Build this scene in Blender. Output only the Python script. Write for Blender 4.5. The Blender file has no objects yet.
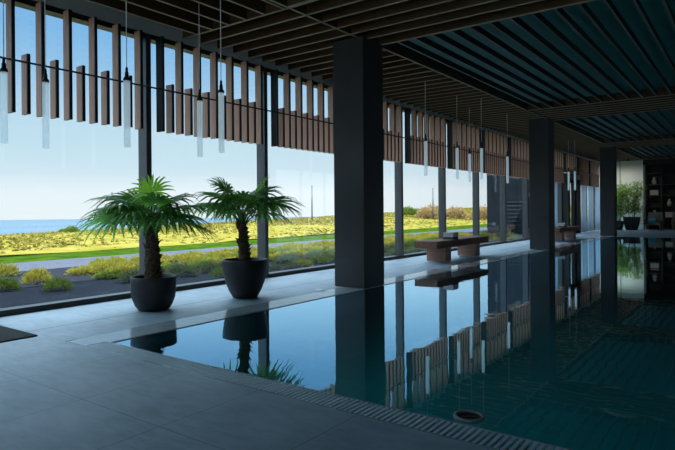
import bpy, math, random
from mathutils import Vector, Matrix
random.seed(7)
PI = math.pi
S = 1.2                                   # metres per modelling unit (the eye height)
scn = bpy.context.scene
COL = scn.collection

# ------------------------------------------------------------------ materials
def _mat(name):
    m = bpy.data.materials.new(name); m.use_nodes = True
    nt = m.node_tree; nt.nodes.clear()
    out = nt.nodes.new('ShaderNodeOutputMaterial')
    return m, nt, out

def _coords(nt, scale=(1, 1, 1), rot=(0, 0, 0), loc=(0, 0, 0)):
    tc = nt.nodes.new('ShaderNodeTexCoord'); mp = nt.nodes.new('ShaderNodeMapping')
    mp.inputs['Scale'].default_value = scale; mp.inputs['Rotation'].default_value = rot
    mp.inputs['Location'].default_value = loc
    nt.links.new(tc.outputs['Object'], mp.inputs['Vector'])
    return mp.outputs['Vector']

def _noise(nt, vec, scale, detail=4, rough=.55):
    n = nt.nodes.new('ShaderNodeTexNoise')
    n.inputs['Scale'].default_value = scale; n.inputs['Detail'].default_value = detail
    n.inputs['Roughness'].default_value = rough
    nt.links.new(vec, n.inputs['Vector'])
    return n.outputs['Fac']

def _ramp(nt, fac, stops):
    r = nt.nodes.new('ShaderNodeValToRGB')
    e = r.color_ramp.elements
    while len(e) > 1: e.remove(e[-1])
    e[0].position = stops[0][0]; e[0].color = (*stops[0][1], 1)
    for p, c in stops[1:]:
        k = e.new(p); k.color = (*c, 1)
    nt.links.new(fac, r.inputs['Fac'])
    return r.outputs['Color']

def _math(nt, op, a, b=None, clamp=False):
    n = nt.nodes.new('ShaderNodeMath'); n.operation = op; n.use_clamp = clamp
    for i, v in enumerate((a, b)):
        if v is None: continue
        if isinstance(v, (int, float)): n.inputs[i].default_value = v
        else: nt.links.new(v, n.inputs[i])
    return n.outputs[0]

def surf(name, c1, c2=None, scale=6, rough=.6, bump=0, bscale=None, stretch=(1, 1, 1), metal=0, spec=.5, lo=.35, hi=.65):
    m, nt, out = _mat(name)
    b = nt.nodes.new('ShaderNodeBsdfPrincipled')
    nt.links.new(b.outputs[0], out.inputs[0])
    b.inputs['Roughness'].default_value = rough; b.inputs['Metallic'].default_value = metal
    b.inputs['Specular IOR Level'].default_value = spec
    if c2 is None: c2 = tuple(min(1, x*1.25) for x in c1)
    v = _coords(nt, stretch)
    f = _noise(nt, v, scale)
    nt.links.new(_ramp(nt, f, [(lo, c1), (hi, c2)]), b.inputs['Base Color'])
    if bump:
        bp = nt.nodes.new('ShaderNodeBump'); bp.inputs['Strength'].default_value = bump
        bp.inputs['Distance'].default_value = .02
        nt.links.new(_noise(nt, v, bscale or scale*4), bp.inputs['Height'])
        nt.links.new(bp.outputs[0], b.inputs['Normal'])
    return m

def leafmat(name, c1, c2, trans, scale=5, tmix=.4, rough=.4):
    m, nt, out = _mat(name)
    v = _coords(nt)
    col = _ramp(nt, _noise(nt, v, scale), [(.35, c1), (.65, c2)])
    b = nt.nodes.new('ShaderNodeBsdfPrincipled'); b.inputs['Roughness'].default_value = rough
    b.inputs['Specular IOR Level'].default_value = .1 if rough > .7 else .4
    nt.links.new(col, b.inputs['Base Color'])
    t = nt.nodes.new('ShaderNodeBsdfTranslucent'); t.inputs['Color'].default_value = (*trans, 1)
    mx = nt.nodes.new('ShaderNodeMixShader'); mx.inputs[0].default_value = tmix
    nt.links.new(b.outputs[0], mx.inputs[1]); nt.links.new(t.outputs[0], mx.inputs[2])
    nt.links.new(mx.outputs[0], out.inputs[0])
    return m

def sheet(name, tint, f0, gain, rough=0.0, bump=None, gcol=(1, 1, 1), pw=5):
    """clear sheet (pane, water surface): transmission tinted, Schlick reflection, both sides alike"""
    m, nt, out = _mat(name)
    lw = nt.nodes.new('ShaderNodeLayerWeight'); lw.inputs['Blend'].default_value = .5
    tr = nt.nodes.new('ShaderNodeBsdfTransparent'); tr.inputs['Color'].default_value = (*tint, 1)
    gl = nt.nodes.new('ShaderNodeBsdfGlossy'); gl.inputs['Roughness'].default_value = rough
    gl.inputs['Color'].default_value = (*gcol, 1)
    if bump:
        bp = nt.nodes.new('ShaderNodeBump'); bp.inputs['Strength'].default_value = bump[0]
        bp.inputs['Distance'].default_value = bump[1]
        a = _noise(nt, _coords(nt, bump[3]), bump[2], 2, .5)
        nt.links.new(a, bp.inputs['Height'])
        nt.links.new(bp.outputs[0], gl.inputs['Normal'])
    p = _math(nt, 'POWER', lw.outputs['Facing'], pw)
    f = _math(nt, 'MULTIPLY_ADD', p, gain, True); f.node.inputs[2].default_value = f0
    mx = nt.nodes.new('ShaderNodeMixShader')
    nt.links.new(f, mx.inputs[0]); nt.links.new(tr.outputs[0], mx.inputs[1]); nt.links.new(gl.outputs[0], mx.inputs[2])
    nt.links.new(mx.outputs[0], out.inputs[0])
    return m

def water_material():
    m, nt, out = _mat('pool_water')
    gs = nt.nodes.new('ShaderNodeBsdfGlass'); gs.inputs['IOR'].default_value = 1.33; gs.inputs['Roughness'].default_value = 0
    gs.inputs['Color'].default_value = (.66, .97, .98, 1)
    gl = nt.nodes.new('ShaderNodeBsdfGlossy'); gl.inputs['Roughness'].default_value = 0
    gl.inputs['Color'].default_value = (.64, .86, 1, 1)
    bp = nt.nodes.new('ShaderNodeBump'); bp.inputs['Strength'].default_value = .075; bp.inputs['Distance'].default_value = .012
    nt.links.new(_noise(nt, _coords(nt, (1, 1.6, 1)), 2.2, 2, .5), bp.inputs['Height'])
    nt.links.new(bp.outputs[0], gl.inputs['Normal']); nt.links.new(bp.outputs[0], gs.inputs['Normal'])
    lw = nt.nodes.new('ShaderNodeLayerWeight'); lw.inputs['Blend'].default_value = .5
    ge = nt.nodes.new('ShaderNodeNewGeometry')
    front = _math(nt, 'SUBTRACT', 1.0, ge.outputs['Backfacing'])
    f = _math(nt, 'MULTIPLY', _math(nt, 'POWER', lw.outputs['Facing'], 5.0), front)
    f = _math(nt, 'MULTIPLY', f, 2.1, True)
    mx = nt.nodes.new('ShaderNodeMixShader')
    nt.links.new(f, mx.inputs[0]); nt.links.new(gs.outputs[0], mx.inputs[1]); nt.links.new(gl.outputs[0], mx.inputs[2])
    nt.links.new(mx.outputs[0], out.inputs[0])
    return m

def floor_material():
    m, nt, out = _mat('stone_tile')
    b = nt.nodes.new('ShaderNodeBsdfPrincipled'); nt.links.new(b.outputs[0], out.inputs[0])
    v = _coords(nt)
    n1 = _noise(nt, v, 1.3, 6, .6); n2 = _noise(nt, _coords(nt, (1, 3, 1)), 5, 6, .65)
    n = _math(nt, 'ADD', _math(nt, 'MULTIPLY', n1, .55), _math(nt, 'MULTIPLY', n2, .45))
    col = _ramp(nt, n, [(.38, (.215, .29, .36)), (.50, (.305, .39, .465)), (.62, (.39, .48, .555))])
    T = .668*S
    sx = nt.nodes.new('ShaderNodeSeparateXYZ'); nt.links.new(v, sx.inputs[0])
    def line(sock, off):
        a = _math(nt, 'DIVIDE', _math(nt, 'SUBTRACT', sock, off*S), T)
        fr = _math(nt, 'FRACT', _math(nt, 'ADD', a, 100.5))
        return _math(nt, 'LESS_THAN', _math(nt, 'ABSOLUTE', _math(nt, 'SUBTRACT', fr, .5)), .0042)
    g = _math(nt, 'MULTIPLY', _math(nt, 'MAXIMUM', line(sx.outputs[0], -4.9), line(sx.outputs[1], 1.62)), .6)
    g = _math(nt, 'MAXIMUM', g, _math(nt, 'LESS_THAN', _math(nt, 'ABSOLUTE', _math(nt, 'ADD', sx.outputs[0], 4.93*S)), .009))
    mx = nt.nodes.new('ShaderNodeMix'); mx.data_type = 'RGBA'
    nt.links.new(g, mx.inputs['Factor']); nt.links.new(col, mx.inputs[6]); mx.inputs[7].default_value = (.05, .055, .06, 1)
    nt.links.new(mx.outputs[2], b.inputs['Base Color'])
    r = nt.nodes.new('ShaderNodeMapRange'); nt.links.new(n2, r.inputs[0])
    r.inputs[3].default_value = .38; r.inputs[4].default_value = .58
    nt.links.new(r.outputs[0], b.inputs['Roughness'])
    bp = nt.nodes.new('ShaderNodeBump'); bp.inputs['Strength'].default_value = .08; bp.inputs['Distance'].default_value = .01
    nt.links.new(n, bp.inputs['Height']); nt.links.new(bp.outputs[0], b.inputs['Normal'])
    return m

def mosaic_material():
    m, nt, out = _mat('teal_mosaic')
    b = nt.nodes.new('ShaderNodeBsdfPrincipled'); nt.links.new(b.outputs[0], out.inputs[0])
    b.inputs['Roughness'].default_value = .3
    v = _coords(nt)
    br = nt.nodes.new('ShaderNodeTexBrick'); nt.links.new(v, br.inputs['Vector'])
    br.offset = 0; br.inputs['Scale'].default_value = 1
    br.inputs['Brick Width'].default_value = .3; br.inputs['Row Height'].default_value = .3
    br.inputs['Mortar Size'].default_value = .006
    br.inputs['Color1'].default_value = (.03, .55, .58, 1); br.inputs['Color2'].default_value = (.032, .60, .63, 1)
    br.inputs['Mortar'].default_value = (.06, .66, .68, 1)
    nt.links.new(br.outputs['Color'], b.inputs['Base Color'])
    return m

M = dict(
    floor=floor_material(), mosaic=mosaic_material(),
    lip=surf('wet_stone', (.34, .41, .45), (.42, .49, .53), 4, .09, spec=.7),
    pane=sheet('window_glass', (.93, .965, .975), .035, .9),
    water=water_material(),
    frame=surf('charcoal_metal', (.060, .062, .068), (.075, .078, .084), 3, .42, metal=0),
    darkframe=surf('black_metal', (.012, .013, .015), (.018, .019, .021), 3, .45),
    column=surf('charcoal_cladding', (.030, .033, .036), (.040, .043, .046), 1.5, .5),
    plaster=surf('grey_green_plaster', (.50, .54, .52), (.56, .60, .58), 2, .8),
    ceil=surf('black_ceiling_void', (.006, .006, .006), (.009, .009, .009), 2, .9),
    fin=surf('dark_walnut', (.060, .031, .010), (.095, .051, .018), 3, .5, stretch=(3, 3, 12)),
    finedge=surf('lit_fin_edge', (.38, .30, .20), (.46, .37, .26), 3, .5),  # fin undersides coloured pale for the light they catch
    baffle=surf('teal_baffle', (.010, .016, .018), (.014, .022, .024), 2, .5),
    slat=surf('brown_timber', (.45, .245, .165), (.60, .355, .255), 4, .55, bump=.1, stretch=(9, 9, .8)),
    baffleedge=surf('lit_baffle_edge', (.16, .17, .165), (.20, .21, .205), 3, .6),  # baffle undersides lightened, as if lit from below
    tealceil=surf('teal_ceiling', (.040, .205, .190), (.052, .245, .225), 1.5, .6),
    dwall=surf('dark_wall', (.016, .017, .019), (.022, .023, .025), 2, .7),
    pwall=surf('pale_wall', (.74, .78, .72), (.80, .84, .78), 2, .85),
    pot=surf('matte_black_planter', (.014, .016, .018), (.022, .024, .027), 10, .55, bump=.05),
    soil=surf('potting_soil', (.018, .012, .008), (.05, .035, .022), 40, .95, bump=.8),
    trunk=surf('palm_fibre', (.05, .032, .02), (.17, .11, .065), 22, .95, bump=1, stretch=(1, 1, 3)),
    frond=leafmat('palm_green', (.048, .17, .036), (.10, .29, .065), (.20, .52, .07), 4, .40, .5),
    young=leafmat('young_palm_green', (.10, .34, .025), (.17, .46, .04), (.36, .72, .06), 4, .5, .4),
    petiole=surf('petiole_green', (.03, .075, .02), (.06, .11, .035), 6, .5),
    wood=surf('bench_walnut', (.27, .12, .082), (.36, .175, .125), 3, .42, bump=.05, stretch=(1, 1, 8)),
    woodtop=surf('bench_top_walnut', (.17, .085, .058), (.24, .13, .092), 3, .55, spec=.15, stretch=(6, 1, 6)),
    chrome=surf('brushed_steel', (.45, .46, .47), (.55, .56, .57), 6, .3, metal=1),
    dull=surf('dull_steel', (.16, .18, .19), (.22, .24, .25), 6, .5),
    towel=surf('grey_towel', (.50, .53, .56), (.62, .65, .68), 60, .95, bump=.5),
    towel2=surf('charcoal_towel', (.05, .055, .06), (.08, .085, .09), 60, .95, bump=.5),
    mat=surf('doormat_pile', (.012, .015, .019), (.03, .034, .04), 90, .95, bump=.8),
    grate=surf('grate_grey', (.58, .68, .74), (.66, .75, .80), 5, .4),
    gap=surf('channel_black', (.006, .008, .009), (.01, .012, .013), 5, .8),
    white=surf('white_plastic', (.86, .88, .89), (.92, .93, .94), 6, .5),
    rust=surf('rusty_basket', (.035, .020, .018), (.06, .034, .03), 12, .7),
    gravel=surf('dark_gravel', (.010, .012, .017), (.032, .036, .046), 45, .95, spec=0, bump=1, bscale=60),
    asphalt=surf('grey_asphalt', (.058, .064, .084), (.074, .080, .102), 4, .95, spec=0),
    lawn=surf('mown_lawn', (.016, .038, .003), (.036, .066, .006), 1.6, .95, spec=0, bump=.6, bscale=14),
    field=surf('dry_meadow', (.135, .118, .016), (.20, .165, .042), .9, .95, spec=0, bump=1, bscale=5, lo=.36, hi=.64),
    tuft=leafmat('dry_grass', (.15, .13, .018), (.20, .165, .042), (.17, .15, .03), 2, .3, .8),
    sea=surf('sea_water', (.066, .098, .130), (.084, .118, .150), .02, .9, stretch=(1, .15, 1), spec=0),
    shrub=leafmat('yellow_green_shrub', (.15, .15, .014), (.24, .215, .035), (.26, .24, .045), 3, .4, .8),
    shrub2=leafmat('green_shrub', (.065, .10, .015), (.11, .15, .026), (.15, .20, .036), 3, .4, .8),
    shrub3=leafmat('grey_green_shrub', (.065, .08, .05), (.11, .125, .075), (.12, .15, .075), 3, .35, .8),
    shrub4=leafmat('russet_shrub', (.22, .15, .065), (.32, .23, .11), (.28, .2, .09), 3, .35, .8),
    bark=surf('twig_brown', (.05, .035, .02), (.09, .065, .04), 12, .9),
    annex=surf('annex_cladding', (.007, .010, .014), (.010, .014, .019), 2, .8, spec=0),
    annexband=surf('annex_louvre', (.016, .021, .027), (.022, .028, .035), 2, .8, spec=0),
    curtain=leafmat('sheer_curtain', (.66, .74, .80), (.76, .83, .88), (.78, .86, .92), 2, .6, .9),
    bamboo=leafmat('ficus_leaf', (.17, .32, .08), (.33, .50, .14), (.40, .62, .14), 4, .35, .5),
    chairfab=surf('taupe_upholstery', (.13, .115, .10), (.17, .15, .135), 40, .95, bump=.3),
    chairwood=surf('chair_oak', (.22, .13, .06), (.30, .18, .09), 5, .5, stretch=(1, 1, 6)),
    teal=surf('turquoise_cushion', (.02, .36, .44), (.03, .46, .54), 30, .9),
    shelf=surf('black_shelving', (.014, .014, .014), (.022, .022, .022), 4, .5),
    cream=surf('cream_ceramic', (.42, .40, .36), (.5, .48, .44), 6, .5),
    brass=surf('brass', (.5, .36, .16), (.58, .42, .2), 6, .3, metal=1),
    concrete=surf('eave_soffit', (.45, .43, .36), (.52, .50, .42), 3, .8),
)

def tube_material():
    m, nt, out = _mat('seeded_glass')
    v = _coords(nt, (1, 1, .6))
    f = _noise(nt, v, 30, 3)
    tr = nt.nodes.new('ShaderNodeBsdfTransparent'); tr.inputs['Color'].default_value = (.97, .99, 1, 1)
    t = nt.nodes.new('ShaderNodeBsdfTranslucent'); t.inputs['Color'].default_value = (.72, .91, 1, 1)
    d = nt.nodes.new('ShaderNodeBsdfDiffuse'); d.inputs['Color'].default_value = (.70, .88, .97, 1)
    a = nt.nodes.new('ShaderNodeMixShader'); a.inputs[0].default_value = .3
    nt.links.new(t.outputs[0], a.inputs[1]); nt.links.new(d.outputs[0], a.inputs[2])
    c = nt.nodes.new('ShaderNodeMixShader')
    r = nt.nodes.new('ShaderNodeMapRange'); nt.links.new(f, r.inputs[0])
    r.inputs[1].default_value = .35; r.inputs[2].default_value = .65; r.inputs[3].default_value = .49; r.inputs[4].default_value = .53
    nt.links.new(r.outputs[0], c.inputs[0]); nt.links.new(tr.outputs[0], c.inputs[1]); nt.links.new(a.outputs[0], c.inputs[2])
    em = nt.nodes.new('ShaderNodeEmission'); em.inputs[0].default_value = (.72, .90, 1, 1); em.inputs[1].default_value = .09  # faint glow added to brighten the tubes
    ad = nt.nodes.new('ShaderNodeAddShader')
    nt.links.new(c.outputs[0], ad.inputs[0]); nt.links.new(em.outputs[0], ad.inputs[1]); nt.links.new(ad.outputs[0], out.inputs[0])
    return m
M['tube'] = tube_material()

# ------------------------------------------------------------------ mesh helpers (coordinates in units of S)
class MB:
    def __init__(s): s.v = []; s.f = []; s.mi = []; s.sm = []
    def add(s, vs, fs, mi=0, smooth=False):
        o = len(s.v); s.v += [tuple(v) for v in vs]
        for f in fs: s.f.append(tuple(i+o for i in f)); s.mi.append(mi); s.sm.append(smooth)
        return s
    def box(s, x0, x1, y0, y1, z0, z1, mi=0, bev=0):
        if bev:
            b = min(bev, (x1-x0)/2.1, (y1-y0)/2.1, (z1-z0)/2.1)
            vs = []
            for z, i in ((z0, b), (z0+b, 0), (z1-b, 0), (z1, b)):
                c = b if i == 0 else b*1.0
                k = i
                for (x, y) in ((x0+k+b, y0+k), (x1-k-b, y0+k), (x1-k, y0+k+b), (x1-k, y1-k-b), (x1-k-b, y1-k), (x0+k+b, y1-k), (x0+k, y1-k-b), (x0+k, y0+k+b)):
                    vs.append((x, y, z))
            fs = [tuple(range(7, -1, -1)), tuple(range(24, 32))]
            for r in range(3):
                for i in range(8):
                    j = (i+1) % 8
                    fs.append((r*8+i, r*8+j, r*8+8+j, r*8+8+i))
            return s.add(vs, fs, mi)
        vs = [(x0, y0, z0), (x1, y0, z0), (x1, y1, z0), (x0, y1, z0), (x0, y0, z1), (x1, y0, z1), (x1, y1, z1), (x0, y1, z1)]
        return s.add(vs, [(3, 2, 1, 0), (4, 5, 6, 7), (0, 1, 5, 4), (1, 2, 6, 5), (2, 3, 7, 6), (3, 0, 4, 7)], mi)
    def lathe(s, prof, cx=0, cy=0, n=28, mi=0, cap=True, smooth=True):
        vs = []; fs = []
        for r, z in prof:
            for i in range(n):
                a = 2*PI*i/n; vs.append((cx+r*math.cos(a), cy+r*math.sin(a), z))
        for k in range(len(prof)-1):
            for i in range(n):
                j = (i+1) % n; fs.append((k*n+i, k*n+j, (k+1)*n+j, (k+1)*n+i))
        s.add(vs, fs, mi, smooth)
        if cap:
            o = len(s.v)-len(vs)
            s.f.append(tuple(o+i for i in range(n-1, -1, -1))); s.mi.append(mi); s.sm.append(False)
            t = o+(len(prof)-1)*n
            s.f.append(tuple(t+i for i in range(n))); s.mi.append(mi); s.sm.append(False)
        return s
    def pipe(s, pts, r, n=8, mi=0):
        pts = [Vector(p) for p in pts]
        rr = r if isinstance(r, (list, tuple)) else [r]*len(pts)
        vs = []; fs = []
        for k, p in enumerate(pts):
            d = (pts[min(k+1, len(pts)-1)]-pts[max(k-1, 0)]).normalized()
            u = d.cross(Vector((0, 0, 1)))
            if u.length < 1e-3: u = d.cross(Vector((1, 0, 0)))
            u.normalize(); w = d.cross(u)
            for i in range(n):
                a = 2*PI*i/n; vs.append(p+u*math.cos(a)*rr[k]+w*math.sin(a)*rr[k])
        for k in range(len(pts)-1):
            for i in range(n):
                j = (i+1) % n; fs.append((k*n+i, k*n+j, (k+1)*n+j, (k+1)*n+i))
        fs.append(tuple(range(n-1, -1, -1))); fs.append(tuple((len(pts)-1)*n+i for i in range(n)))
        return s.add(vs, fs, mi, True)
    def mesh(s, name, mats):
        me = bpy.data.meshes.new(name)
        me.from_pydata([(x*S, y*S, z*S) for x, y, z in s.v], [], s.f)
        for m in (mats if isinstance(mats, (list, tuple)) else [mats]): me.materials.append(m)
        me.polygons.foreach_set('material_index', s.mi); me.polygons.foreach_set('use_smooth', s.sm)
        me.update()
        return me
    def build(s, name, mats, parent=None, loc=(0, 0, 0), rot=(0, 0, 0)):
        return link(name, s.mesh(name, mats), parent, loc, rot)

def link(name, me, parent=None, loc=(0, 0, 0), rot=(0, 0, 0)):
    o = bpy.data.objects.new(name, me); COL.objects.link(o)
    o.location = Vector(loc)*S; o.rotation_euler = rot
    if parent: o.parent = parent
    return o

def tag(o, label=None, cat=None, group=None, kind=None):
    if label: o['label'] = label
    if cat: o['category'] = cat
    if group: o['group'] = group
    if kind: o['kind'] = kind
    return o

def thing(name, label, cat, loc=(0, 0, 0), rz=0, group=None):
    o = link(name, None, None, loc, (0, 0, rz))
    return tag(o, label, cat, group)

def struct(o, label=None):
    o['kind'] = 'structure'
    if label: o['label'] = label
    return o

def children(o): return [c for c in bpy.data.objects if c.parent == o]
def copy_tree(o, parent=None):
    c = o.copy(); COL.objects.link(c)
    if parent: c.parent = parent
    for ch in children(o): copy_tree(ch, c)
    return c

# ------------------------------------------------------------------ layout numbers
XW = -5.85            # inner face of the window mullions
XC = -3.98            # pool face of the columns / water line
XL = -4.31            # outer edge of the wet lip
Y0, Y1 = 2.273, 2.46  # grate
YP = 22.0             # far end of pool
XR = 4.2
ZS = 3.21             # underside of ceiling fins
ZC = 3.62
BAY = 2.035
MU = 4.135
YN, YF = -6.04, 29.6
XE = 7.6

# ------------------------------------------------------------------ shell
b = MB()
b.box(XW-.16, XE, YN, Y0, -.12, 0); b.box(XW-.16, XL, Y0, YP, -.12, 0)
b.box(XW-.16, XE, YP, 30.9, -.12, 0); b.box(XR, XE, Y0, YP, -.12, 0)
struct(b.build('floor', M['floor']), 'large grey stone tiles of the pool surround')

b = MB()
b.box(XC-.02, XR, Y0+.05, YP, -1.30, -1.25, 0)
b.box(XC-.06, XC, Y1-.02, YP, -1.25, -.022, 0)
b.box(XC, XR, Y1-.05, Y1-.004, -1.25, -.012, 0); b.box(XC, XR, YP-.001, YP+.05, -1.25, -.012, 0)
b.box(XR, XR+.05, Y0, YP, -1.25, -.012, 0)
struct(b.build('pool_basin', M['mosaic']), 'dark teal tiled pool basin')
b = MB().box(XL, XC, Y1, YP, -.12, 0, 0, .004).add([(XL+.02, Y0+.004, 0), (-4.032, Y0+.004, 0), (-4.032, Y1, 0), (XL, Y1, 0), (XL+.02, Y0+.004, -.1), (-4.032, Y0+.004, -.1), (-4.032, Y1, -.1), (XL, Y1, -.1)], [(0, 1, 2, 3), (4, 5, 1, 0), (5, 6, 2, 1), (7, 4, 0, 3)])
struct(b.build('trim_3', M['lip']), 'polished pale stone coping along the pool')
b = MB()
b.add([(XC-.03, Y1, -.006), (XR, Y1, -.006), (XR, YP, -.006), (XC-.03, YP, -.006)], [(0, 1, 2, 3)])
struct(b.build('pool_water', M['water']), 'still dark teal water of the indoor pool')

# window wall: each bay is a window
nb = 0
for k in range(-5, 13):
    ya = MU+BAY*k
    nb += 1
    is_door = (k == 9)
    w = struct(link('window_%d' % nb, None, None, (XW, ya, 0)))
    g = MB().box(-.165, 0, -.034, .036, 0, 3.15)
    g.build('mullion', M['frame'], w)
    yb = min(BAY, YF-ya)
    g = MB().box(-.14, .012, .036, yb-.034, 0, .058); g.build('sill_frame', M['darkframe'], w)
    g = MB().box(-.14, 0, .036, yb-.034, 3.09, 3.15); g.build('head_frame', M['darkframe'], w)
    if not is_door:
        MB().box(-.105, -.09, .03, yb-.03, .05, 3.10).build('pane', M['pane'], w)
    if is_door:
        MB().box(-.105, -.09, .03, yb-.03, 2.34, 3.10).build('pane', M['pane'], w)
struct(MB().box(XW-.165, XW, YN, YF, 3.15, ZC+.05).build('wall_left', M['plaster']))
struct(MB().box(-6.42, XW-.17, YN-.1, 31, 3.30, 3.60).build('roof_eave', M['concrete']))
struct(MB().box(XW-.17, XE+.2, YN-.2, 31.2, ZC, ZC+.15).build('ceiling', M['ceil']))
struct(MB().box(XE, XE+.15, YN, 21.2, -.1, ZC).box(XE, XE+.15, 21.2, 31, 3.15, ZC).box(XE, XE+.15, 29.5, 31, -.1, 3.15).build('wall_right', M['dwall']))
for i in range(4):                        # unseen glazing added to bring daylight to the far end
    nb += 1
    w = struct(link('window_%d' % nb, None, None, (XE, 21.2+i*2.075, 0)))
    MB().box(0, .15, -.0, .07, 0, 3.15).build('mullion', M['frame'], w)
    MB().box(.02, .13, .07, 2.075, 0, .058).build('sill_frame', M['darkframe'], w)
    MB().box(.07, .085, .06, 2.075, .05, 3.15).build('pane', M['pane'], w)
struct(MB().box(XE+.15, XE+20, YN-20, 60, -.1, -.05).build('ground_garden', M['asphalt']))
struct(MB().box(XW-.165, XE, YN-.15, YN, 3.15, ZC).build('wall_near', M['plaster']))
for i in range(7):                        # unseen near end: glazing added to let in more daylight
    x = XW+i*1.92
    nb += 1
    w = struct(link('window_%d' % nb, None, None, (x, YN, 0)))
    MB().box(-.034, .036, -.16, 0, 0, 3.15).build('mullion', M['frame'], w)
    MB().box(.036, 1.886, -.14, 0, 0, .058).build('sill_frame', M['darkframe'], w)
    MB().box(.036, 1.886, -.14, 0, 3.09, 3.15).build('head_frame', M['darkframe'], w)
    MB().box(.03, 1.89, -.105, -.09, .05, 3.10).build('pane', M['pane'], w)
struct(MB().box(XW-.165, -4.08, YF, YF+.9, 0, ZC).build('wall_far', M['pwall']))
struct(MB().box(-4.08, XE, YF+1.1, YF+1.25, 0, ZC).build('wall_back', M['dwall']))
struct(MB().box(-4.08, XE, YF-.02, YF+1.1, 3.02, ZC).build('trim_1', M['dwall']))
struct(MB().box(-5.06, -5.035, YF-.012, YF, 0, ZC).build('trim_2', M['dwall']))

# columns
ncol = 0
for yc in (5.99-8.1*1, 5.99, 14.13, 22.2):
    c = MB().box(XC-.48, XC, yc, yc+.48, 0, ZS+.02, 0, .008).build('column', M['column'])
    struct(c, None)
# ceiling fins and baffles
fins = struct(link('ceiling_slats', None))
def fin_x(x0, x1, y, par, z0=ZS, z1=ZS+.24, t=.014):
    return MB().box(x0, x1, y-t, y+t, z0+.006, z1).box(x0, x1, y-t, y+t, z0, z0+.006, 1)
P = .2907
def fins_x(x0, x1, ya, yb, name):
    m = MB(); y = ya
    while y < yb-1e-3:
        m.box(x0, x1, y-.013, y+.013, ZS+.006, ZS+.25, 0); m.box(x0, x1, y-.013, y+.013, ZS, ZS+.006, 1); y += P
    return m.build(name, [M['fin'], M['finedge']], fins)
def fins_y(x0, x1, ya, yb, name, mats, pitch=P, t=.013, d=.25):
    m = MB(); x = x0
    while x < x1-1e-3:
        m.box(x-t, x+t, ya, yb, ZS+.006, ZS+d, 0); m.box(x-t, x+t, ya, yb, ZS, ZS+.006, 1); x += pitch
    return m.build(name, mats, fins)
fm = [M['fin'], M['finedge']]; bm_ = [M['baffle'], M['baffleedge']]
fins_x(XW+.005, XC-.09, 4.655, 29.5, 'aisle_slats')
fins_y(-5.57, XC-.05, YN, 4.63, 'near_aisle_slats', fm)
MB().box(XC-.085, XC-.06, YN, 29.5, ZS+.006, ZS+.25, 0).box(XC-.085, XC-.06, YN, 29.5, ZS-.002, ZS+.006, 1).build('edge_board', fm, fins)
for k in (-2, -1, 0, 1, 2):
    a = 4.655+8.13*k; e = 6.45+8.13*k
    if e < YN+.5: continue
    if a > YN: fins_x(XC-.055, XE, a, e-.05, 'cross_band_slats')
    else: fins_x(XC-.055, XE, YN+.1, e-.05, 'cross_band_slats')
    MB().box(XC-.055, XE, e-.02, e+.012, ZS+.006, ZS+.36, 0).box(XC-.055, XE, e-.02, e+.012, ZS-.002, ZS+.006, 1).build('edge_board', fm, fins)
    n_ = min(12.77+8.13*k, 29.5)
    MB().box(XC-.055, XE, n_-.03, n_, ZS+.006, ZS+.36, 0).box(XC-.055, XE, n_-.03, n_, ZS-.002, ZS+.006, 1).build('edge_board', fm, fins)
    fins_y(-3.75, XE, e+.02, n_-.035, 'pool_baffles', bm_, .25, .014, .085)
    MB().box(XC-.05, XE, e+.015, n_-.035, ZS+.155, ZS+.18).build('coffer_panel', M['tealceil'], fins)

# ------------------------------------------------------------------ slat screens on the window wall
def slat_mesh(name, z0, z1, dark=False):
    m = MB().box(0, .112, -.028, 0, z0, z1, 0).box(.112, .125, -.030, .002, z0, z1, 1)  # second box: room-facing edge coloured dark for the shade on it
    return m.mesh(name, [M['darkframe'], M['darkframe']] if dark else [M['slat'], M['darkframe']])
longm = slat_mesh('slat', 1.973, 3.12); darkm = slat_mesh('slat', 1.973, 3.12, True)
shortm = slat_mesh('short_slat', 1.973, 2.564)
bayname = {-1: 'brown timber slat screen at the left end, over the sea view',
           0: 'brown timber slat screen above and between the two potted palms',
           1: 'brown timber slat screen between the right palm and the nearest column',
           2: 'brown timber slat screen just behind the nearest column',
           3: 'brown timber slat screen over the window behind the near bench\'s left end',
           4: 'brown timber slat screen over the window behind the near bench\'s right end',
           5: 'brown timber slat screen over the window facing the grey annex, just before the middle column',
           6: 'brown timber slat screen seen just left of the middle column',
           7: 'brown timber slat screen mostly hidden behind the middle column',
           8: 'brown timber slat screen just before the black entrance door',
           9: 'brown timber slat screen above the black entrance door',
           10: 'brown timber slat screen just past the black entrance door',
           11: 'brown timber slat screen nearest the far wall, left of the far column'}
for k, lab in bayname.items():
    t = thing('hanging_slat_screen', lab, 'slat screen', (XW+.008, MU+BAY*k, 0), 0, 'timber slat screens over the windows')
    for j in range(7):
        y = .13+.2835*j+(.035 if k == -1 else 0)
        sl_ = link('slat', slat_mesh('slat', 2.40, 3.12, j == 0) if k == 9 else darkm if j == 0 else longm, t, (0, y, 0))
        if j == 0: sl_['label'] = 'dark slat beside the mullion'  # first slat of each bay is dark all over
        if j < 6:
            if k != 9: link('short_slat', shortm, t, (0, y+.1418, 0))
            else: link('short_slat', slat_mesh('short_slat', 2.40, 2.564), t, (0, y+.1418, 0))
r = MB().pipe([(XW+.142, 1.6, 2.472), (XW+.142, 29.5, 2.472)], .0105, 8).build('hanging_rail', M['darkframe'])
tag(r, 'thin black rail running across all the timber slats', 'rail')

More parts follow.
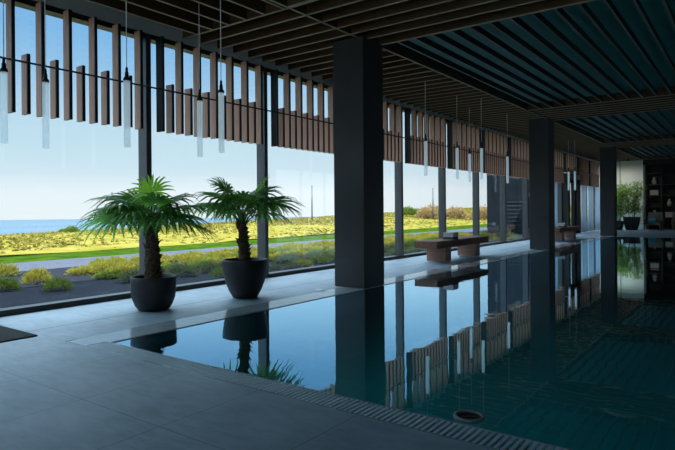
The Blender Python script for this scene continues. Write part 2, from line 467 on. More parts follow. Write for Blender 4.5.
# ------------------------------------------------------------------ pendants
def pendant(x, y, label, first=[None]):
    if first[0] is None:
        t = thing('pendant_lamp', label, 'pendant lamp', (x, y, 1.6), 0, 'glass tube pendants over the window aisle')
        MB().lathe([(.0, 0), (.027, .002), (.0295, .006), (.0295, .62), (.02, .626), (.0, .627)], n=20, cap=False).build('glass_tube', M['tube'], t)
        MB().lathe([(.030, .615), (.033, .617), (.033, .635), (.022, .65), (.018, .655), (.018, .69), (.012, .70), (.012, .735), (.004, .745)], n=16).build('cap', M['darkframe'], t)
        MB().pipe([(0, 0, .74), (0, 0, 2.0)], .0045, 6).build('cord', M['white'], t)
        first[0] = t
    else:
        t = copy_tree(first[0]); t.location = Vector((x, y, 1.6))*S; t['label'] = label
    return t
for x, y, l in (
    (-5.19, 2.22, 'glass tube pendant lamp cut by the left edge of the view'),
    (-5.30, 2.63, 'second glass tube pendant lamp from the left, over the sea view'),
    (-4.66, 3.06, 'glass tube pendant lamp hanging above the left palm, just left of a window mullion'),
    (-4.88, 4.10, 'glass tube pendant lamp with the shorter-looking tube, above the gap between the palms'),
    (-4.38, 3.96, 'glass tube pendant lamp hanging directly above the left side of the right palm'),
    (-4.64, 8.96, 'glass tube pendant lamp first past the nearest column, left of the bench'),
    (-4.68, 10.37, 'glass tube pendant lamp second past the nearest column, above the near bench'),
    (-4.97, 11.66, 'smallest glass tube pendant lamp of the cluster above the near bench, in its middle'),
    (-4.34, 10.77, 'glass tube pendant lamp above the right end of the near bench'),
    (-4.55, 12.84, 'glass tube pendant lamp closest to the middle column, on its left'),
    (-4.84, 19.4, 'left glass tube pendant lamp of the far pair, past the middle column'),
    (-4.62, 19.3, 'right glass tube pendant lamp of the far pair, past the middle column')):
    pendant(x, y, l)

# ------------------------------------------------------------------ potted palms
YAW = math.atan2(414.5, 564)
RV = Vector((math.cos(YAW), math.sin(YAW), 0)); FV = Vector((-math.sin(YAW), math.cos(YAW), 0))
def frond_mesh(org, az, el, plen, L, droop, rng, nseg=24, span=150, twist=0):
    """petiole from org, blade at its end. returns (blade MB, petiole MB)"""
    d = (RV*math.cos(az)+FV*math.sin(az))
    p = []; N = 6
    ang = el
    q = Vector(org); p.append(q.copy())
    for i in range(N):
        e0 = min(el+math.radians(42), math.radians(80)) if el < math.radians(60) else el
        a = e0+(el-e0)*(i/(N-1))**1.3
        q = q + (d*math.cos(a)+Vector((0, 0, 1))*math.sin(a))*(plen/N); p.append(q.copy())
    pm = MB().pipe(p, [.011-.0012*i for i in range(N+1)], 6)
    a = el - droop*.55
    ax = (d*math.cos(a)+Vector((0, 0, 1))*math.sin(a)).normalized()
    side = ax.cross(Vector((0, 0, 1)));
    if side.length < .05: side = RV.copy()
    side.normalize(); nrm = side.cross(ax).normalized()
    rot = Matrix.Rotation(twist, 3, ax); side = rot@side; nrm = rot@nrm
    bm = MB(); sp = math.radians(span); half = sp/nseg
    for s in range(nseg):
        th = -sp + 2*sp*(s+.5)/nseg + rng.uniform(-.02, .02)
        l = L*(1-.30*(abs(th)/sp)**2)*rng.uniform(.93, 1.05)
        if abs(th) > 2.2: l *= .8
        dirv = ax*math.cos(th)+side*math.sin(th)
        perp = -ax*math.sin(th)+side*math.cos(th)
        vs = []; ts = (0.02, .22, .42, .66, .86, 1.0)
        for t in ts:
            rad = l*t
            w = min(half*rad*1.02, half*l*.42)*(1 if t < .45 else (1-(t-.45)/.55)**.6 if t < 1 else 0.02)
            w = max(w, .0012)
            lift = .05*L*abs(math.sin(th))*t          # shallow cup
            sag = (droop*.34+.03)*L*t*t*t*(1+.5*rng.random()) + .40*L*max(0, t-.55)**1.5*rng.uniform(.4, 1.5)
            c = Vector(p[-1])+dirv*rad+nrm*lift-Vector((0, 0, 1))*sag
            fold = nrm*w*.45
            vs += [c-perp*w-fold*.5, c+fold*.5, c+perp*w-fold*.5]
        fs = []
        for k in range(len(ts)-1):
            o = k*3
            fs += [(o, o+1, o+4, o+3), (o+1, o+2, o+5, o+4)]
        bm.add(vs, fs, 0, True)
    return bm, pm

def palm(x, y, label, pot, trunk_h, trunk_r, fronds, seed, lean=(0, 0)):
    rng = random.Random(seed)
    t = thing('potted_palm', label, 'potted palm', (x, y, 0), 0, 'potted fan palms')
    pr, ph = pot
    p = MB().lathe(ph, n=40, cap=False).build('planter', M['pot'], t)
    zr = ph[-1][1]
    MB().lathe([(pr*.9, zr), (.001, zr+.015)], n=32, cap=False).build('soil', M['soil'], t)
    # trunk with fibre and old leaf bases
    m = MB(); n = 14; rings = 16; vs = []; fs = []
    for k in range(rings+1):
        u = k/rings; zz = zr-.02+(trunk_h-zr+.02)*u
        rr = trunk_r*(1.15-.55*u if u < .25 else 1.01-.28*u)
        for i in range(n):
            a = 2*PI*i/n; q = rr*(1+rng.uniform(-.14, .14))
            vs.append((q*math.cos(a)+lean[0]*u, q*math.sin(a)+lean[1]*u, zz+rng.uniform(-.008, .008)))
    for k in range(rings):
        for i in range(n):
            j = (i+1) % n; fs.append((k*n+i, k*n+j, (k+1)*n+j, (k+1)*n+i))
    m.add(vs, fs, 0, False)
    for k in range(70):
        u = rng.random(); a = rng.uniform(0, 2*PI); zz = zr+(trunk_h-zr)*u
        rr = trunk_r*(1.0-.28*u); l = rng.uniform(.03, .075)
        d = Vector((math.cos(a), math.sin(a), 0)); s_ = Vector((-math.sin(a), math.cos(a), 0))
        o = d*rr*.9+Vector((lean[0]*u, lean[1]*u, zz))
        e = o+d*l*.75+Vector((0, 0, l*rng.uniform(.3, 1.2)))
        m.add([o-s_*.016, o+s_*.016, o+Vector((0, 0, .03)), e], [(0, 1, 3), (1, 2, 3), (2, 0, 3)], 0)
    m.build('trunk', M['trunk'], t)
    top = Vector((lean[0], lean[1], trunk_h-.02))
    for (az, el, pl, L, dr, yg) in fronds:
        org = top+Vector((0, 0, rng.uniform(-.06, .04)))
        bm, pm = frond_mesh(org, math.radians(az), math.radians(el), pl, L, dr, rng, 21 if not yg else 18, 150 if not yg else 125, rng.uniform(-.35, .35))
        f = bm.build('frond', M['young' if yg else 'frond'], t)
        if yg: f['label'] = 'bright green young frond'
        pm.build('petiole', M['petiole'], f)
    return t

# azimuth: 0 = picture right, 90 = away, 180 = picture left, 270 = towards the camera
pot1 = [(.135, 0), (.150, .004), (.185, .05), (.212, .12), (.224, .20), (.227, .30), (.227, .335), (.222, .341), (.207, .341), (.205, .30)]
pot2 = [(.125, 0), (.140, .004), (.185, .08), (.222, .17), (.246, .27), (.260, .37), (.265, .432), (.262, .442), (.243, .442), (.238, .40)]
palm(-4.95, 3.54, 'potted fan palm on the left, in a round black planter nearest the camera', (.227, pot1), .83, .078, [
    (180, 29, .38, .46, .42, 0), (192, 5, .38, .46, .42, 0), (165, 47, .32, .42, .42, 0),
    (212, 17, .36, .44, .50, 0), (240, 11, .32, .38, .55, 0), (275, 9, .30, .34, .55, 0), (318, 13, .32, .42, .50, 0),
    (345, 3, .34, .44, .42, 0), (2, 21, .36, .44, .40, 0), (22, 41, .32, .40, .42, 0), (60, 31, .30, .40, .5, 0), (115, 33, .30, .40, .5, 0),
    (90, 7, .30, .38, .5, 0), (140, 11, .32, .42, .5, 0), (40, 9, .32, .42, .5, 0),
    (225, 47, .30, .34, .5, 0), (310, 47, .30, .34, .5, 0),
    (285, 78, .40, .28, .25, 1)], 3, (-.02, .0))
palm(-4.75, 4.64, 'potted fan palm on the right, in a tapered black planter by the water', (.265, pot2), .86, .066, [
    (175, 38, .42, .44, .42, 0), (190, 18, .42, .42, .45, 0), (158, 52, .38, .40, .42, 0),
    (222, 24, .36, .38, .55, 0), (262, 18, .32, .34, .6, 0), (310, 18, .34, .38, .55, 0),
    (345, 10, .40, .44, .42, 0), (3, 24, .44, .46, .42, 0), (22, 44, .38, .40, .42, 0), (70, 32, .34, .38, .5, 0), (115, 32, .34, .38, .5, 0),
    (240, 48, .34, .32, .5, 0), (290, 48, .34, .34, .5, 0), (95, 56, .34, .36, .4, 0), (140, 16, .34, .4, .5, 0), (40, 14, .34, .4, .5, 0),
    (350, 66, .46, .30, .30, 1), (168, 66, .44, .32, .3, 0)], 8, (-.02, -.02))

# ------------------------------------------------------------------ benches
def make_bench(label):
    t = thing('bench', label, 'bench', (-4.64, 9.34, 0), 0, 'slab benches along the windows')
    MB().box(-.45, .02, 0, 2.49, .285, .418, 0, .006).build('seat', M['woodtop'], t)
    for y in (.44, 2.06-.2+.0):
        p = MB().box(-.425, -.02, y, y+.24 if y < 1 else y+.24, .022, .286, 0, .004).build('pedestal', M['wood'], t)
        for fx in (-.39, -.055):
            for fy in (.035, .205):
                MB().lathe([(.012, 0), (.014, .003), (.014, .02), (.010, .023)], fx, y+fy, 10).build('foot', M['chrome'], p)
    return t
bn = make_bench('long walnut slab bench nearer the camera, on two block pedestals')
b2 = copy_tree(bn); b2.location = Vector((-4.64, 9.34+8.1, 0))*S
b2['label'] = 'walnut slab bench in the distance, past the middle column'
def towel_mesh():
    m = MB()
    n = 8; prof = []
    # rolled-fold profile in (y, z), extruded along x
    pts = [(-.13, 0), (.12, 0)]
    for i in range(9):
        a = -PI/2+PI*i/8; pts.append((.12+.022*math.cos(a), .022+.022*math.sin(a)))
    pts += [(.12, .044), (-.13, .044)]
    ys = pts
    nn = len(ys); vs = []
    for x, sc in ((-.105, .97), (-.1, 1), (.1, 1), (.105, .97)):
        for (yy, zz) in ys: vs.append((x, yy*sc, .022+(zz-.022)*sc))
    fs = []
    for k in range(3):
        for i in range(nn):
            j = (i+1) % nn; fs.append((k*nn+i, k*nn+j, (k+1)*nn+j, (k+1)*nn+i))
    fs += [tuple(range(nn-1, -1, -1)), tuple(3*nn+i for i in range(nn))]
    m.add(vs, fs)
    return m
tm1 = towel_mesh().mesh('folded_towel', M['towel']); tm2 = towel_mesh().mesh('folded_towel', M['towel2'])
for (bx, by, where) in ((-4.80, 10.30, 'near bench'), (-4.80, 18.42, 'distant bench')):
    for i, (w, me) in enumerate((('bottom', tm2), ('middle', tm1), ('topmost', tm1))):
        o = link('folded_towel', me, None, (bx, by, .418+.045*i), (0, 0, .04*i))
        tag(o, '%s folded towel of the grey stack on the %s' % (w, where), 'towel', 'folded towels on the benches')

# ------------------------------------------------------------------ grate, mat, markers, skimmer
t = thing('drain_grate', 'grey slotted overflow grate along the near edge of the pool', 'drain grate', (0, Y0, 0))
m = MB(); x = -4.015
while x < XR:
    m.box(x, x+.016, .012, Y1-Y0-.010, -.012, 0); x += .031
m.build('bars', M['grate'], t)
m = MB().box(-4.03, XR, 0, .012, -.03, .001).box(-4.03, XR, Y1-Y0-.010, Y1-Y0, -.03, .001); m.build('rim', M['lip'], t)
MB().box(-4.03, XR, .002, Y1-Y0-.002, -.09, -.045).build('channel', M['gap'], t)

mt = MB().box(-5.62, -4.67, 1.15, 2.243, 0.0005, .012, 0, .004).build('door_mat', M['mat'])
tag(mt, 'flat dark charcoal mat on the tiles at the left edge', 'mat')

def marker(x, y, label):
    o = MB().lathe([(.07, -.0), (.075, .002), (.075, .006), (.07, .008), (.001, .009)], n=20, cap=False).build('edge_marker', M['white'], None, (x, y, .001))
    o.scale = (1, .6, 1)
    return tag(o, label, 'marker', 'white pool edge markers')
marker(-4.36, 5.55, 'small white oval disc on the tiles left of the nearest column')
marker(-4.33, 9.95, 'small white oval disc on the pool edge below the near bench')

t = thing('skimmer', 'round steel rimmed skimmer with rusty centre beside the overflow grate', 'skimmer', (-1.11, 2.572, -.02))
MB().lathe([(.060, .0), (.072, .004), (.075, .018), (.073, .026), (.062, .028), (.058, .022), (.058, .0)], n=36, cap=False).build('rim', M['dull'], t)
MB().lathe([(.0585, .018), (.04, .014), (.001, .012)], n=28, cap=False).build('basket', M['rust'], t)

# ------------------------------------------------------------------ entrance door
dy = MU+BAY*9
d = struct(link('door_1', None, None, (XW, dy, 0)), 'black framed double glass entrance door at the far end of the window wall')
m = MB().box(-.14, .22, .04, .12, 0, 2.36).box(-.14, .22, BAY-.12, BAY-.04, 0, 2.36).box(-.14, .22, .12, BAY-.12, 2.16, 2.36)
m.build('door_frame', M['darkframe'], d)
for a, e, h in ((.13, BAY/2-.004, 1), (BAY/2+.004, BAY-.13, 0)):
    lf = MB().box(-.02, .03, a, a+.10, .012, 2.15).box(-.02, .03, e-.10, e, .012, 2.15).box(-.02, .03, a+.1, e-.1, .012, .2).box(-.02, .03, a+.1, e-.1, 2.02, 2.15).build('door_leaf', M['darkframe'], d)
    MB().box(.0, .012, a+.1, e-.1, .2, 2.02).build('door_pane', M['pane'], lf)
    yh = e-.05 if h else a+.05
    MB().pipe([(.03, yh, .92), (.09, yh, .92)], .012, 8).pipe([(.03, yh, 1.12), (.09, yh, 1.12)], .012, 8).pipe([(.09, yh, .86), (.09, yh, 1.18)], .014, 8).build('door_handle', M['brass'], lf)

# sheer curtains at the far windows
def curtain(k, y0, y1, label):
    m = MB(); vs = []; fs = []; n = 60
    for i in range(n+1):
        y = y0+(y1-y0)*i/n
        x = -5.655+.022*math.sin(i*1.15)+.006*math.sin(i*.37)
        for z in (.02, .7, 1.4, 1.96): vs.append((x+.005*math.sin(i*.8+z*3), y, z))
    for i in range(n):
        for j in range(3):
            o = i*4+j; fs.append((o, o+4, o+5, o+1))
    o = m.add(vs, fs, 0, True).build('hanging_curtain', M['curtain'])
    sd = o.modifiers.new('thickness', 'SOLIDIFY'); sd.thickness = .004
    tag(o, label, 'curtain', 'sheer curtains at the far windows')
curtain(8, MU+BAY*8+.1, MU+BAY*8+.62, 'narrow pale sheer curtain just before the black entrance door')
curtain(10, MU+BAY*10+.15, MU+BAY*10+.95, 'pale sheer curtain just past the black entrance door')
curtain(10, MU+BAY*10+1.3, MU+BAY*11+.2, 'pale sheer curtain in the middle of the far windows, past the door')
curtain(11, MU+BAY*11+.7, MU+BAY*11+1.6, 'pale sheer curtain nearest the far wall')

# ------------------------------------------------------------------ far end: plants, shelf, chairs
def ficus(x, y, r, h, top, label, seed):
    rng = random.Random(seed)
    t = thing('potted_tree', label, 'potted tree', (x, y, 0), 0, 'leafy plants in black tubs at the far wall')
    MB().lathe([(r*.62, 0), (r*.68, .006), (r*.9, h*.5), (r, h*.94), (r, h), (r*.92, h), (r*.90, h*.9)], n=32, cap=False).build('planter', M['pot'], t)
    MB().lathe([(r*.92, h*.92), (.001, h*.95)], n=24, cap=False).build('soil', M['soil'], t)
    m = MB()
    stems = []
    for i in range(6):
        a = rng.uniform(0, 2*PI); s0 = Vector((math.cos(a)*r*.3, math.sin(a)*r*.3, h*.9))
        s1 = Vector((math.cos(a)*r*.85, math.sin(a)*r*.85, top*rng.uniform(.85, 1)))
        mid = (s0+s1)/2+Vector((rng.uniform(-.05, .05), rng.uniform(-.05, .05), 0))
        m.pipe([s0, mid, s1], [.014, .010, .005], 6); stems.append((s0, mid, s1))
    m.build('stem', M['bark'], t)
    m = MB()
    for i in range(1500):
        s0, mid, s1 = rng.choice(stems); u = rng.uniform(.18, 1)
        p = s0.lerp(mid, u*2) if u < .5 else mid.lerp(s1, u*2-1)
        p = p+Vector((rng.gauss(0, .14), rng.gauss(0, .14), rng.gauss(0, .07)))
        d = Vector((rng.uniform(-1, 1), rng.uniform(-1, 1), rng.uniform(-.9, .3))).normalized()
        w = d.cross(Vector((rng.uniform(-1, 1), rng.uniform(-1, 1), 1))).normalized()*.03
        l = rng.uniform(.08, .13)
        m.add([p, p+d*l*.45+w, p+d*l, p+d*l*.45-w], [(0, 1, 2, 3)])
    m.build('foliage', M['bamboo'], t)
ficus(-4.98, 28.55, .26, .42, 2.15, 'leafy green plant in the smaller black tub, half behind the far column', 1)
ficus(-4.44, 28.75, .36, .60, 2.25, 'leafy green plant in the larger black tub against the pale far wall', 2)

# open shelving wall
t = thing('shelving', 'black open shelving unit filling the far wall beside the pale wall', 'shelving', (-4.04, 30.15, 0))
for i in range(7): MB().box(i*.62, i*.62+.05, 0, .48, 0, 3.0).build('upright', M['shelf'], t)
for z in (.0, .52, 1.04, 1.56, 2.08, 2.6): MB().box(.0, 3.77, .005, .475, z, z+.045).build('shelf', M['shelf'], t)
MB().box(0, 3.77, .46, .5, 0, 3.0).build('back_panel', M['shelf'], t)
deco = [('storage_box', 0, 1.605, 'cream box on the shelving, upper shelf of its first bay'), ('storage_box', 1, .565, 'cream box on the shelving, low shelf behind the lounge chair'),
        ('vase', 0, .565, 'grey vase low in the first bay of the shelving'), ('vase', 1, 1.085, 'cream vase on the middle shelf of the shelving'),
        ('storage_box', 2, 1.605, 'cream box on the shelving cut by the right edge of the view'), ('vase', 0, 2.125, 'cream vase on the high shelf of the shelving')]
for nm, bay, z, lab in deco:
    if nm == 'vase':
        o = MB().lathe([(.06, 0), (.10, .06), (.11, .14), (.06, .24), (.045, .30), (.055, .33), (.045, .33), (.03, .28)], n=24, cap=False).build('vase', M['cream' if 'cream' in lab else 'towel'], None, (-4.04+bay*.62+.33, 30.32, z))
    else:
        o = MB().box(-.17, .17, -.1, .1, 0, .20, 0, .006).box(-.175, .175, -.105, .105, .2, .24, 0, .005).build('storage_box', M['cream'], None, (-4.04+bay*.62+.33, 30.32, z))
    tag(o, lab, 'box' if nm != 'vase' else 'vase', 'ornaments on the far shelving')

def armchair(x, y, rz, label):
    t = thing('lounge_chair', label, 'lounge chair', (x, y, 0), rz, 'low lounge chairs at the far end')
    MB().box(-.30, .30, -.30, .28, .22, .34, 0, .03).build('seat', M['chairfab'], t)
    mm = MB().box(-.31, .31, -.05, .05, 0, .52, 0, .03)
    o = mm.build('backrest', M['chairfab'], t, (0, .27, .30), (-.2, 0, 0))
    for sx in (-1, 1):
        MB().box(sx*.335-.035, sx*.335+.035, -.30, .30, .40, .46, 0, .02).box(sx*.335-.02, sx*.335+.02, -.28, .28, .24, .41).build('armrest', M['chairwood'], t)
        for sy in (-.26, .26):
            MB().pipe([(sx*.30, sy, .24), (sx*.33, sy*1.1, 0)], [.026, .018], 8).build('leg', M['chairwood'], t)
    return t
armchair(-3.62, 29.3, -.12, 'taupe lounge chair with oak legs in front of the dark shelving')
armchair(-2.55, 29.3, .15, 'taupe lounge chair cut by the right edge of the view')
cu = MB()
vs = []; n = 12
for i in range(n+1):
    for j in range(n+1):
        u = i/n*2-1; v = j/n*2-1; h = .07*((1-u*u)*(1-v*v))**.45
        vs.append((u*.17*(1-.06*v*v), h, v*.11*(1-.06*u*u)+.11))
for i in range(n+1):
    for j in range(n+1):
        u = i/n*2-1; v = j/n*2-1; h = .07*((1-u*u)*(1-v*v))**.45
        vs.append((u*.17*(1-.06*v*v), -h, v*.11*(1-.06*u*u)+.11))
fs = []; q = (n+1)**2
for i in range(n):
    for j in range(n):
        a = i*(n+1)+j; fs += [(a, a+1, a+n+2, a+n+1), (q+a, q+a+n+1, q+a+n+2, q+a+1)]
cu.add(vs, fs, 0, True)
o = cu.build('cushion', M['teal'], None, (-3.66, 29.15, .345), (-.5, 0, -.12))
tag(o, 'turquoise cushion on the seat of the lounge chair', 'cushion')
for x, lab in ((-5.25, 'added ceiling spotlight over the smaller black tub by the pale far wall'), (-4.45, 'added ceiling spotlight over the larger black tub by the pale far wall')):
    t = thing('added_spotlight', lab, 'spotlight', (x, 28.05, ZS-.10), 0, 'spotlights added at the far wall')  # unseen fixtures added to brighten the far wall
    MB().lathe([(.03, 0), (.042, .0), (.042, .14), (.0, .14)], n=16, cap=False).build('housing', M['darkframe'], t)
    ld = bpy.data.lights.new('spotlight', 'SPOT'); ld.energy = 38; ld.spot_size = 1.9; ld.spot_blend = .8; ld.shadow_soft_size = .04; ld.color = (1, .97, .86)
    lo_ = bpy.data.objects.new('added_spot_beam', ld); COL.objects.link(lo_); lo_.parent = t; lo_.location = (0, 0, -.02)
    lo_.rotation_euler = Vector((-.10, .75, -1)).to_track_quat('-Z', 'Y').to_euler()
t = thing('side_table', 'low white side table left of the taupe lounge chair', 'side table', (-3.97, 29.5, 0))
MB().lathe([(.17, .27), (.18, .275), (.18, .295), (.17, .30)], n=24).build('table_top', M['cream'], t)
MB().lathe([(.11, 0), (.11, .012), (.025, .03), (.025, .27)], n=20).build('stem', M['cream'], t)

# ------------------------------------------------------------------ outside
struct(MB().box(-8.15, XW-.165, -14, 60, -.10, -.045).build('ground_gravel', M['gravel']))
XA, XB, XD = -10.5, -12.5, -14.3
struct(MB().box(XA, -8.15, -14, 60, -.10, -.04).build('ground_planting', M['gravel']))
struct(MB().box(XB, XA, -60, 140, -.12, -.05).build('road', M['asphalt']))
def ground(name, xs, zf, m, ys, amp=0):
    g = MB(); vs = []; fs = []; rng = random.Random(5)
    for x in xs:
        for y in ys: vs.append((x, y, zf(x, y)+rng.uniform(-amp, amp)))
    n = len(ys)
    for i in range(len(xs)-1):
        for j in range(n-1):
            a = i*n+j; fs.append((a, a+1, a+n+1, a+n))
    g.add(vs, fs, 0, True)
    return struct(g.build(name, m))
def zfield(x, y):
    t = (x-XB)/(-30-XB)                        # 0 at road, 1 at the cliff edge
    e = -.13+.0225*(y-12.6)
    e = max(-.8, min(e, 1.6))
    return -.05*(1-t)+e*t + .10*math.sin(t*PI)*1.0
ys = [-60+2*i for i in range(101)]
ground('lawn', [XB, -13.1, -13.7, XD], zfield, M['lawn'], ys)
ground('field', [XD, -15.2, -17, -20, -23, -26, -28, -30, -32, -36], lambda x, y: zfield(x, y) if x > -30.5 else zfield(-30, y)-(-30-x)*1.2, M['field'], ys, .05)
ZSEA = -22.0
g = MB(); g.add([(-1500, -2600, ZSEA), (-30, -2600, ZSEA), (-30, 2600, ZSEA), (-1500, 2600, ZSEA)], [(0, 1, 2, 3)])
g = MB(); vs = [(0, 0, ZSEA)]; RS = 2160
for i in range(97): a = PI*.25+PI*1.1*i/96; vs.append((RS*math.cos(a), RS*math.sin(a), ZSEA))
g.add(vs, [(0, i, i+1) for i in range(1, 97)])
struct(g.build('sea', M['sea']))

# tufts of dry grass over the meadow: one mass nobody could count
g = MB(); rng = random.Random(21)
for i in range(14000):
    x = -14.6-15.5*rng.random()**.9; y = rng.uniform(2, 75)
    if rng.random() < .25: x = rng.uniform(-30.2, -27)
    z = zfield(x, y); hgt = rng.uniform(.02, .06)*(1+max(0, -x-14)/16)
    for k in range(3):
        a = rng.uniform(0, 2*PI); w = Vector((math.cos(a), math.sin(a), 0))*rng.uniform(.05, .14)
        tip = Vector((x+rng.uniform(-.12, .12), y+rng.uniform(-.12, .12), z+hgt))
        o = Vector((x, y, z-.03))
        g.add([o-w, o+w, tip], [(0, 1, 2)])
tag(g.build('grass', M['tuft']), 'dry yellow meadow grass beyond the lawn strip', 'grass', None, 'stuff')

def shrub_mesh(seed, n, rad, hgt, mat, leafw=.008, leafl=.12):
    rng = random.Random(seed); m = MB()
    for i in range(n):
        a = rng.uniform(0, 2*PI); r = rad*math.sqrt(rng.random()); 
        zt = hgt*math.sqrt(max(0, 1-(r/rad)**2))*rng.uniform(.45, 1.08)
        base = Vector((r*.55*math.cos(a), r*.55*math.sin(a), 0)); tip = Vector((r*math.cos(a), r*math.sin(a), zt))
        d = (tip-base).normalized()
        for k in range(5):
            p = base.lerp(tip, rng.uniform(.45, 1))
            dd = (d+Vector((rng.uniform(-.6, .6), rng.uniform(-.6, .6), rng.uniform(-.3, .6)))).normalized()
            s = dd.cross(Vector((rng.uniform(-1, 1), rng.uniform(-1, 1), rng.uniform(-1, 1)))).normalized()*leafw
            m.add([p, p+dd*leafl*.5+s, p+dd*leafl, p+dd*leafl*.5-s], [(0, 1, 2, 3)])
    return m.mesh('shrub', mat)
SH = [shrub_mesh(1, 260, .30, .34, M['shrub']), shrub_mesh(2, 260, .32, .30, M['shrub2']), shrub_mesh(3, 260, .30, .28, M['shrub']), shrub_mesh(4, 240, .28, .24, M['shrub3'])]
def shrub(x, y, s, me, label, group='low shrubs in the planting bed', z=-.045, sz=None):
    o = link('shrub', me, None, (x, y, z), (0, 0, random.uniform(0, 6)))
    o.scale = (s, s, sz or s)
    return tag(o, label, 'shrub', group)
# the ones the gravel sets apart
shrub(-8.49, 4.07, .62, SH[0], 'rounded yellow shrub alone on the dark gravel, left of the left palm')
shrub(-7.55, 3.90, .52, SH[1], 'small bright green shrub on the gravel just left of the left planter')
shrub(-8.13, 3.44, .60, SH[1], 'green shrub on the gravel cut by the left edge of the view')
shrub(-9.9, 4.25, .60, SH[0], 'yellow shrub near the left edge of the view, beside the road')
rng = random.Random(9)
spots = []
for i in range(46):
    y = 3.6+ i*.46
    for row in range(3):
        x = (-9.9, -9.1, -8.25)[row]+rng.uniform(-.15, .15)
        if row == 2 and y < 4.4: continue
        if y > 21: continue
        spots.append((x, y+rng.uniform(-.15, .15), row))
    if 4.6 < y < 21: spots.append((rng.uniform(-7.6, -7.2), y+rng.uniform(-.15, .15), 3))
    if 6.2 < y < 21: spots.append((rng.uniform(-6.95, -6.6), y+rng.uniform(-.15, .15), 4))
LB = ['low yellow-green shrub in the back row of the bed along the road', 'low shrub in the dense middle of the bed outside the windows',
      'low shrub in the dense middle of the bed outside the windows', 'low grey-green shrub towards the front of the bed outside the windows', 'small shrub in the row closest to the window panes']
for x, y, row in spots:
    dd = -x*math.sin(YAW)+y*math.cos(YAW)
    if 337.5+564*(x*math.cos(YAW)+y*math.sin(YAW))/dd < 72: continue
    me = (SH[0], SH[rng.choice((0, 1, 2))], SH[rng.choice((0, 1, 2))], SH[rng.choice((1, 3, 3))], SH[rng.choice((3, 1, 2))])[row]
    s = rng.uniform(.85, 1.2)*(.7 if row == 4 else .9 if row == 3 else 1.0)
    shrub(x, y, s*.80, me, LB[row], ['shrubs by the road', 'shrubs in the middle of the bed', 'shrubs in the middle of the bed', 'shrubs at the front of the bed', 'shrubs along the panes'][row], sz=s*(.48 if row < 3 else .62))

# bushes and poles on the meadow
BG = shrub_mesh(11, 500, .9, .9, M['shrub2'], .03, .16); BR = shrub_mesh(12, 500, .9, 1.0, M['shrub4'], .03, .2)
def at(px, d):
    r_ = (px-337.5)/564; return (d*(-math.sin(YAW)+math.cos(YAW)*r_), d*(math.cos(YAW)+math.sin(YAW)*r_))
for px, d_, s, me, lab in ((71, 29, .45, BG, 'small dark bush alone on the meadow crest before the sea'), (62, 30, .28, BG, 'tiny bush beside the lone bush on the meadow crest'),
        (408, 52, .95, BG, 'round green bush on the meadow crest just right of a window mullion'), (417, 52, .75, BG, 'smaller green bush beside the round one on the meadow crest'),
        (427, 45, 1.0, BR, 'russet bush at the left of the russet thicket on the meadow'), (434, 46, 1.1, BR, 'russet bush in the middle of the thicket on the meadow'),
        (456, 46, 1.0, BR, 'russet bush behind the near bench, seen through the next window'), (482, 44, 1.1, BR, 'russet bush beside the grey annex building')):
    x, y = at(px, d_); o = shrub(x, y, s, me, lab, 'bushes on the meadow', zfield(max(x, -30), y)-.05)
    o.name = 'bush'
for px, d_, top, lab in ((112, 27, 1.95, 'thin grey pole rising behind the fronds of the left palm'), (312, 42, 2.9, 'thin grey pole on the meadow left of the nearest column'),
                        (433, 44, 2.7, 'thin grey pole above the russet thicket behind the near bench')):
    x, y = at(px, d_); z0 = zfield(max(x, -30), y)
    tag(MB().pipe([(x, y, z0-.1), (x, y, top)], .055, 8).build('pole', M['frame']), lab, 'pole', 'poles on the meadow')

# annex building outside the far windows
t = thing('annex_building', 'dark grey annex building with pale louvre bands outside the far windows', 'building', (-9.2, 23.4, -.05))
MB().box(0, 2.7, 0, 1.1, 0, 3.6).build('wall', M['annex'], t)
m = MB()
for i in range(7): m.box(.9, 2.65, -.03, .0, .35+i*.16, .35+i*.16+.06)
m.build('louvre', M['annexband'], t)
MB().box(-.12, 2.75, -.12, 1.2, 3.6, 3.75).build('roof', M['frame'], t)

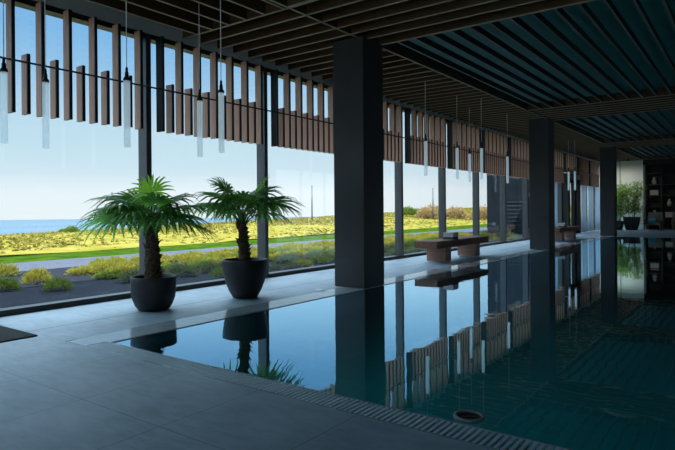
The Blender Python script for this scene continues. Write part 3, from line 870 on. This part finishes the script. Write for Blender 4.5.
# ------------------------------------------------------------------ light
w = bpy.data.worlds.new('world'); scn.world = w; w.use_nodes = True
nt = w.node_tree; nt.nodes.clear()
out = nt.nodes.new('ShaderNodeOutputWorld'); bg = nt.nodes.new('ShaderNodeBackground')
tc = nt.nodes.new('ShaderNodeTexCoord'); sx = nt.nodes.new('ShaderNodeSeparateXYZ')
nt.links.new(tc.outputs['Generated'], sx.inputs[0])
mp = nt.nodes.new('ShaderNodeMapping'); mp.inputs['Scale'].default_value = (1.2, 1.2, 9)
nt.links.new(tc.outputs['Generated'], mp.inputs[0])
cn = _noise(nt, mp.outputs[0], 1.6, 4, .5)
zz = _math(nt, 'ADD', sx.outputs[2], _math(nt, 'MULTIPLY', _math(nt, 'SUBTRACT', cn, .5), .06))
sky = _ramp(nt, zz, [(0, (.76, .80, .82)), (.035, (.76, .80, .83)), (.065, (.60, .71, .77)), (.12, (.50, .65, .74)), (.19, (.36, .55, .72)), (.27, (.20, .42, .68)), (.36, (.18, .38, .65)), (.55, (2.2, 2.8, 3.3)), (.8, (4.4, 5.2, 5.9))])
nt.links.new(sky, bg.inputs[0]); bg.inputs[1].default_value = 1.0
nt.links.new(bg.outputs[0], out.inputs[0])

sl = bpy.data.lights.new('sun', 'SUN'); sl.energy = 9; sl.angle = .009; sl.color = (1, .94, .84)
so = bpy.data.objects.new('sun', sl); COL.objects.link(so)
sd = Vector((-.36, .72, -.72)).normalized()
so.rotation_euler = sd.to_track_quat('-Z', 'Y').to_euler()
so.location = (20, -20, 40)

# ------------------------------------------------------------------ camera
cam = bpy.data.cameras.new('camera'); co = bpy.data.objects.new('camera', cam); COL.objects.link(co)
cam.sensor_width = 36; cam.lens = 564/675*36; cam.shift_y = -14.5/675; cam.clip_end = 6000; cam.clip_start = .05
ro = math.radians(.45); U = Vector((0, 0, 1))
R2 = RV*math.cos(ro)-U*math.sin(ro); U2 = U*math.cos(ro)+RV*math.sin(ro)
mw = Matrix((R2, U2, -FV)).transposed().to_4x4(); mw.translation = Vector((0, 0, S))
co.matrix_world = mw
scn.camera = co

vs_ = scn.view_settings
vs_.view_transform = 'Standard'; vs_.look = 'None'; vs_.gamma = 1; vs_.use_curve_mapping = False; vs_.exposure = .4
cy = scn.cycles
cy.use_denoising = True; cy.max_bounces = 10; cy.diffuse_bounces = 5; cy.glossy_bounces = 5; cy.transparent_max_bounces = 24
cy.caustics_reflective = True; cy.sample_clamp_indirect = 4
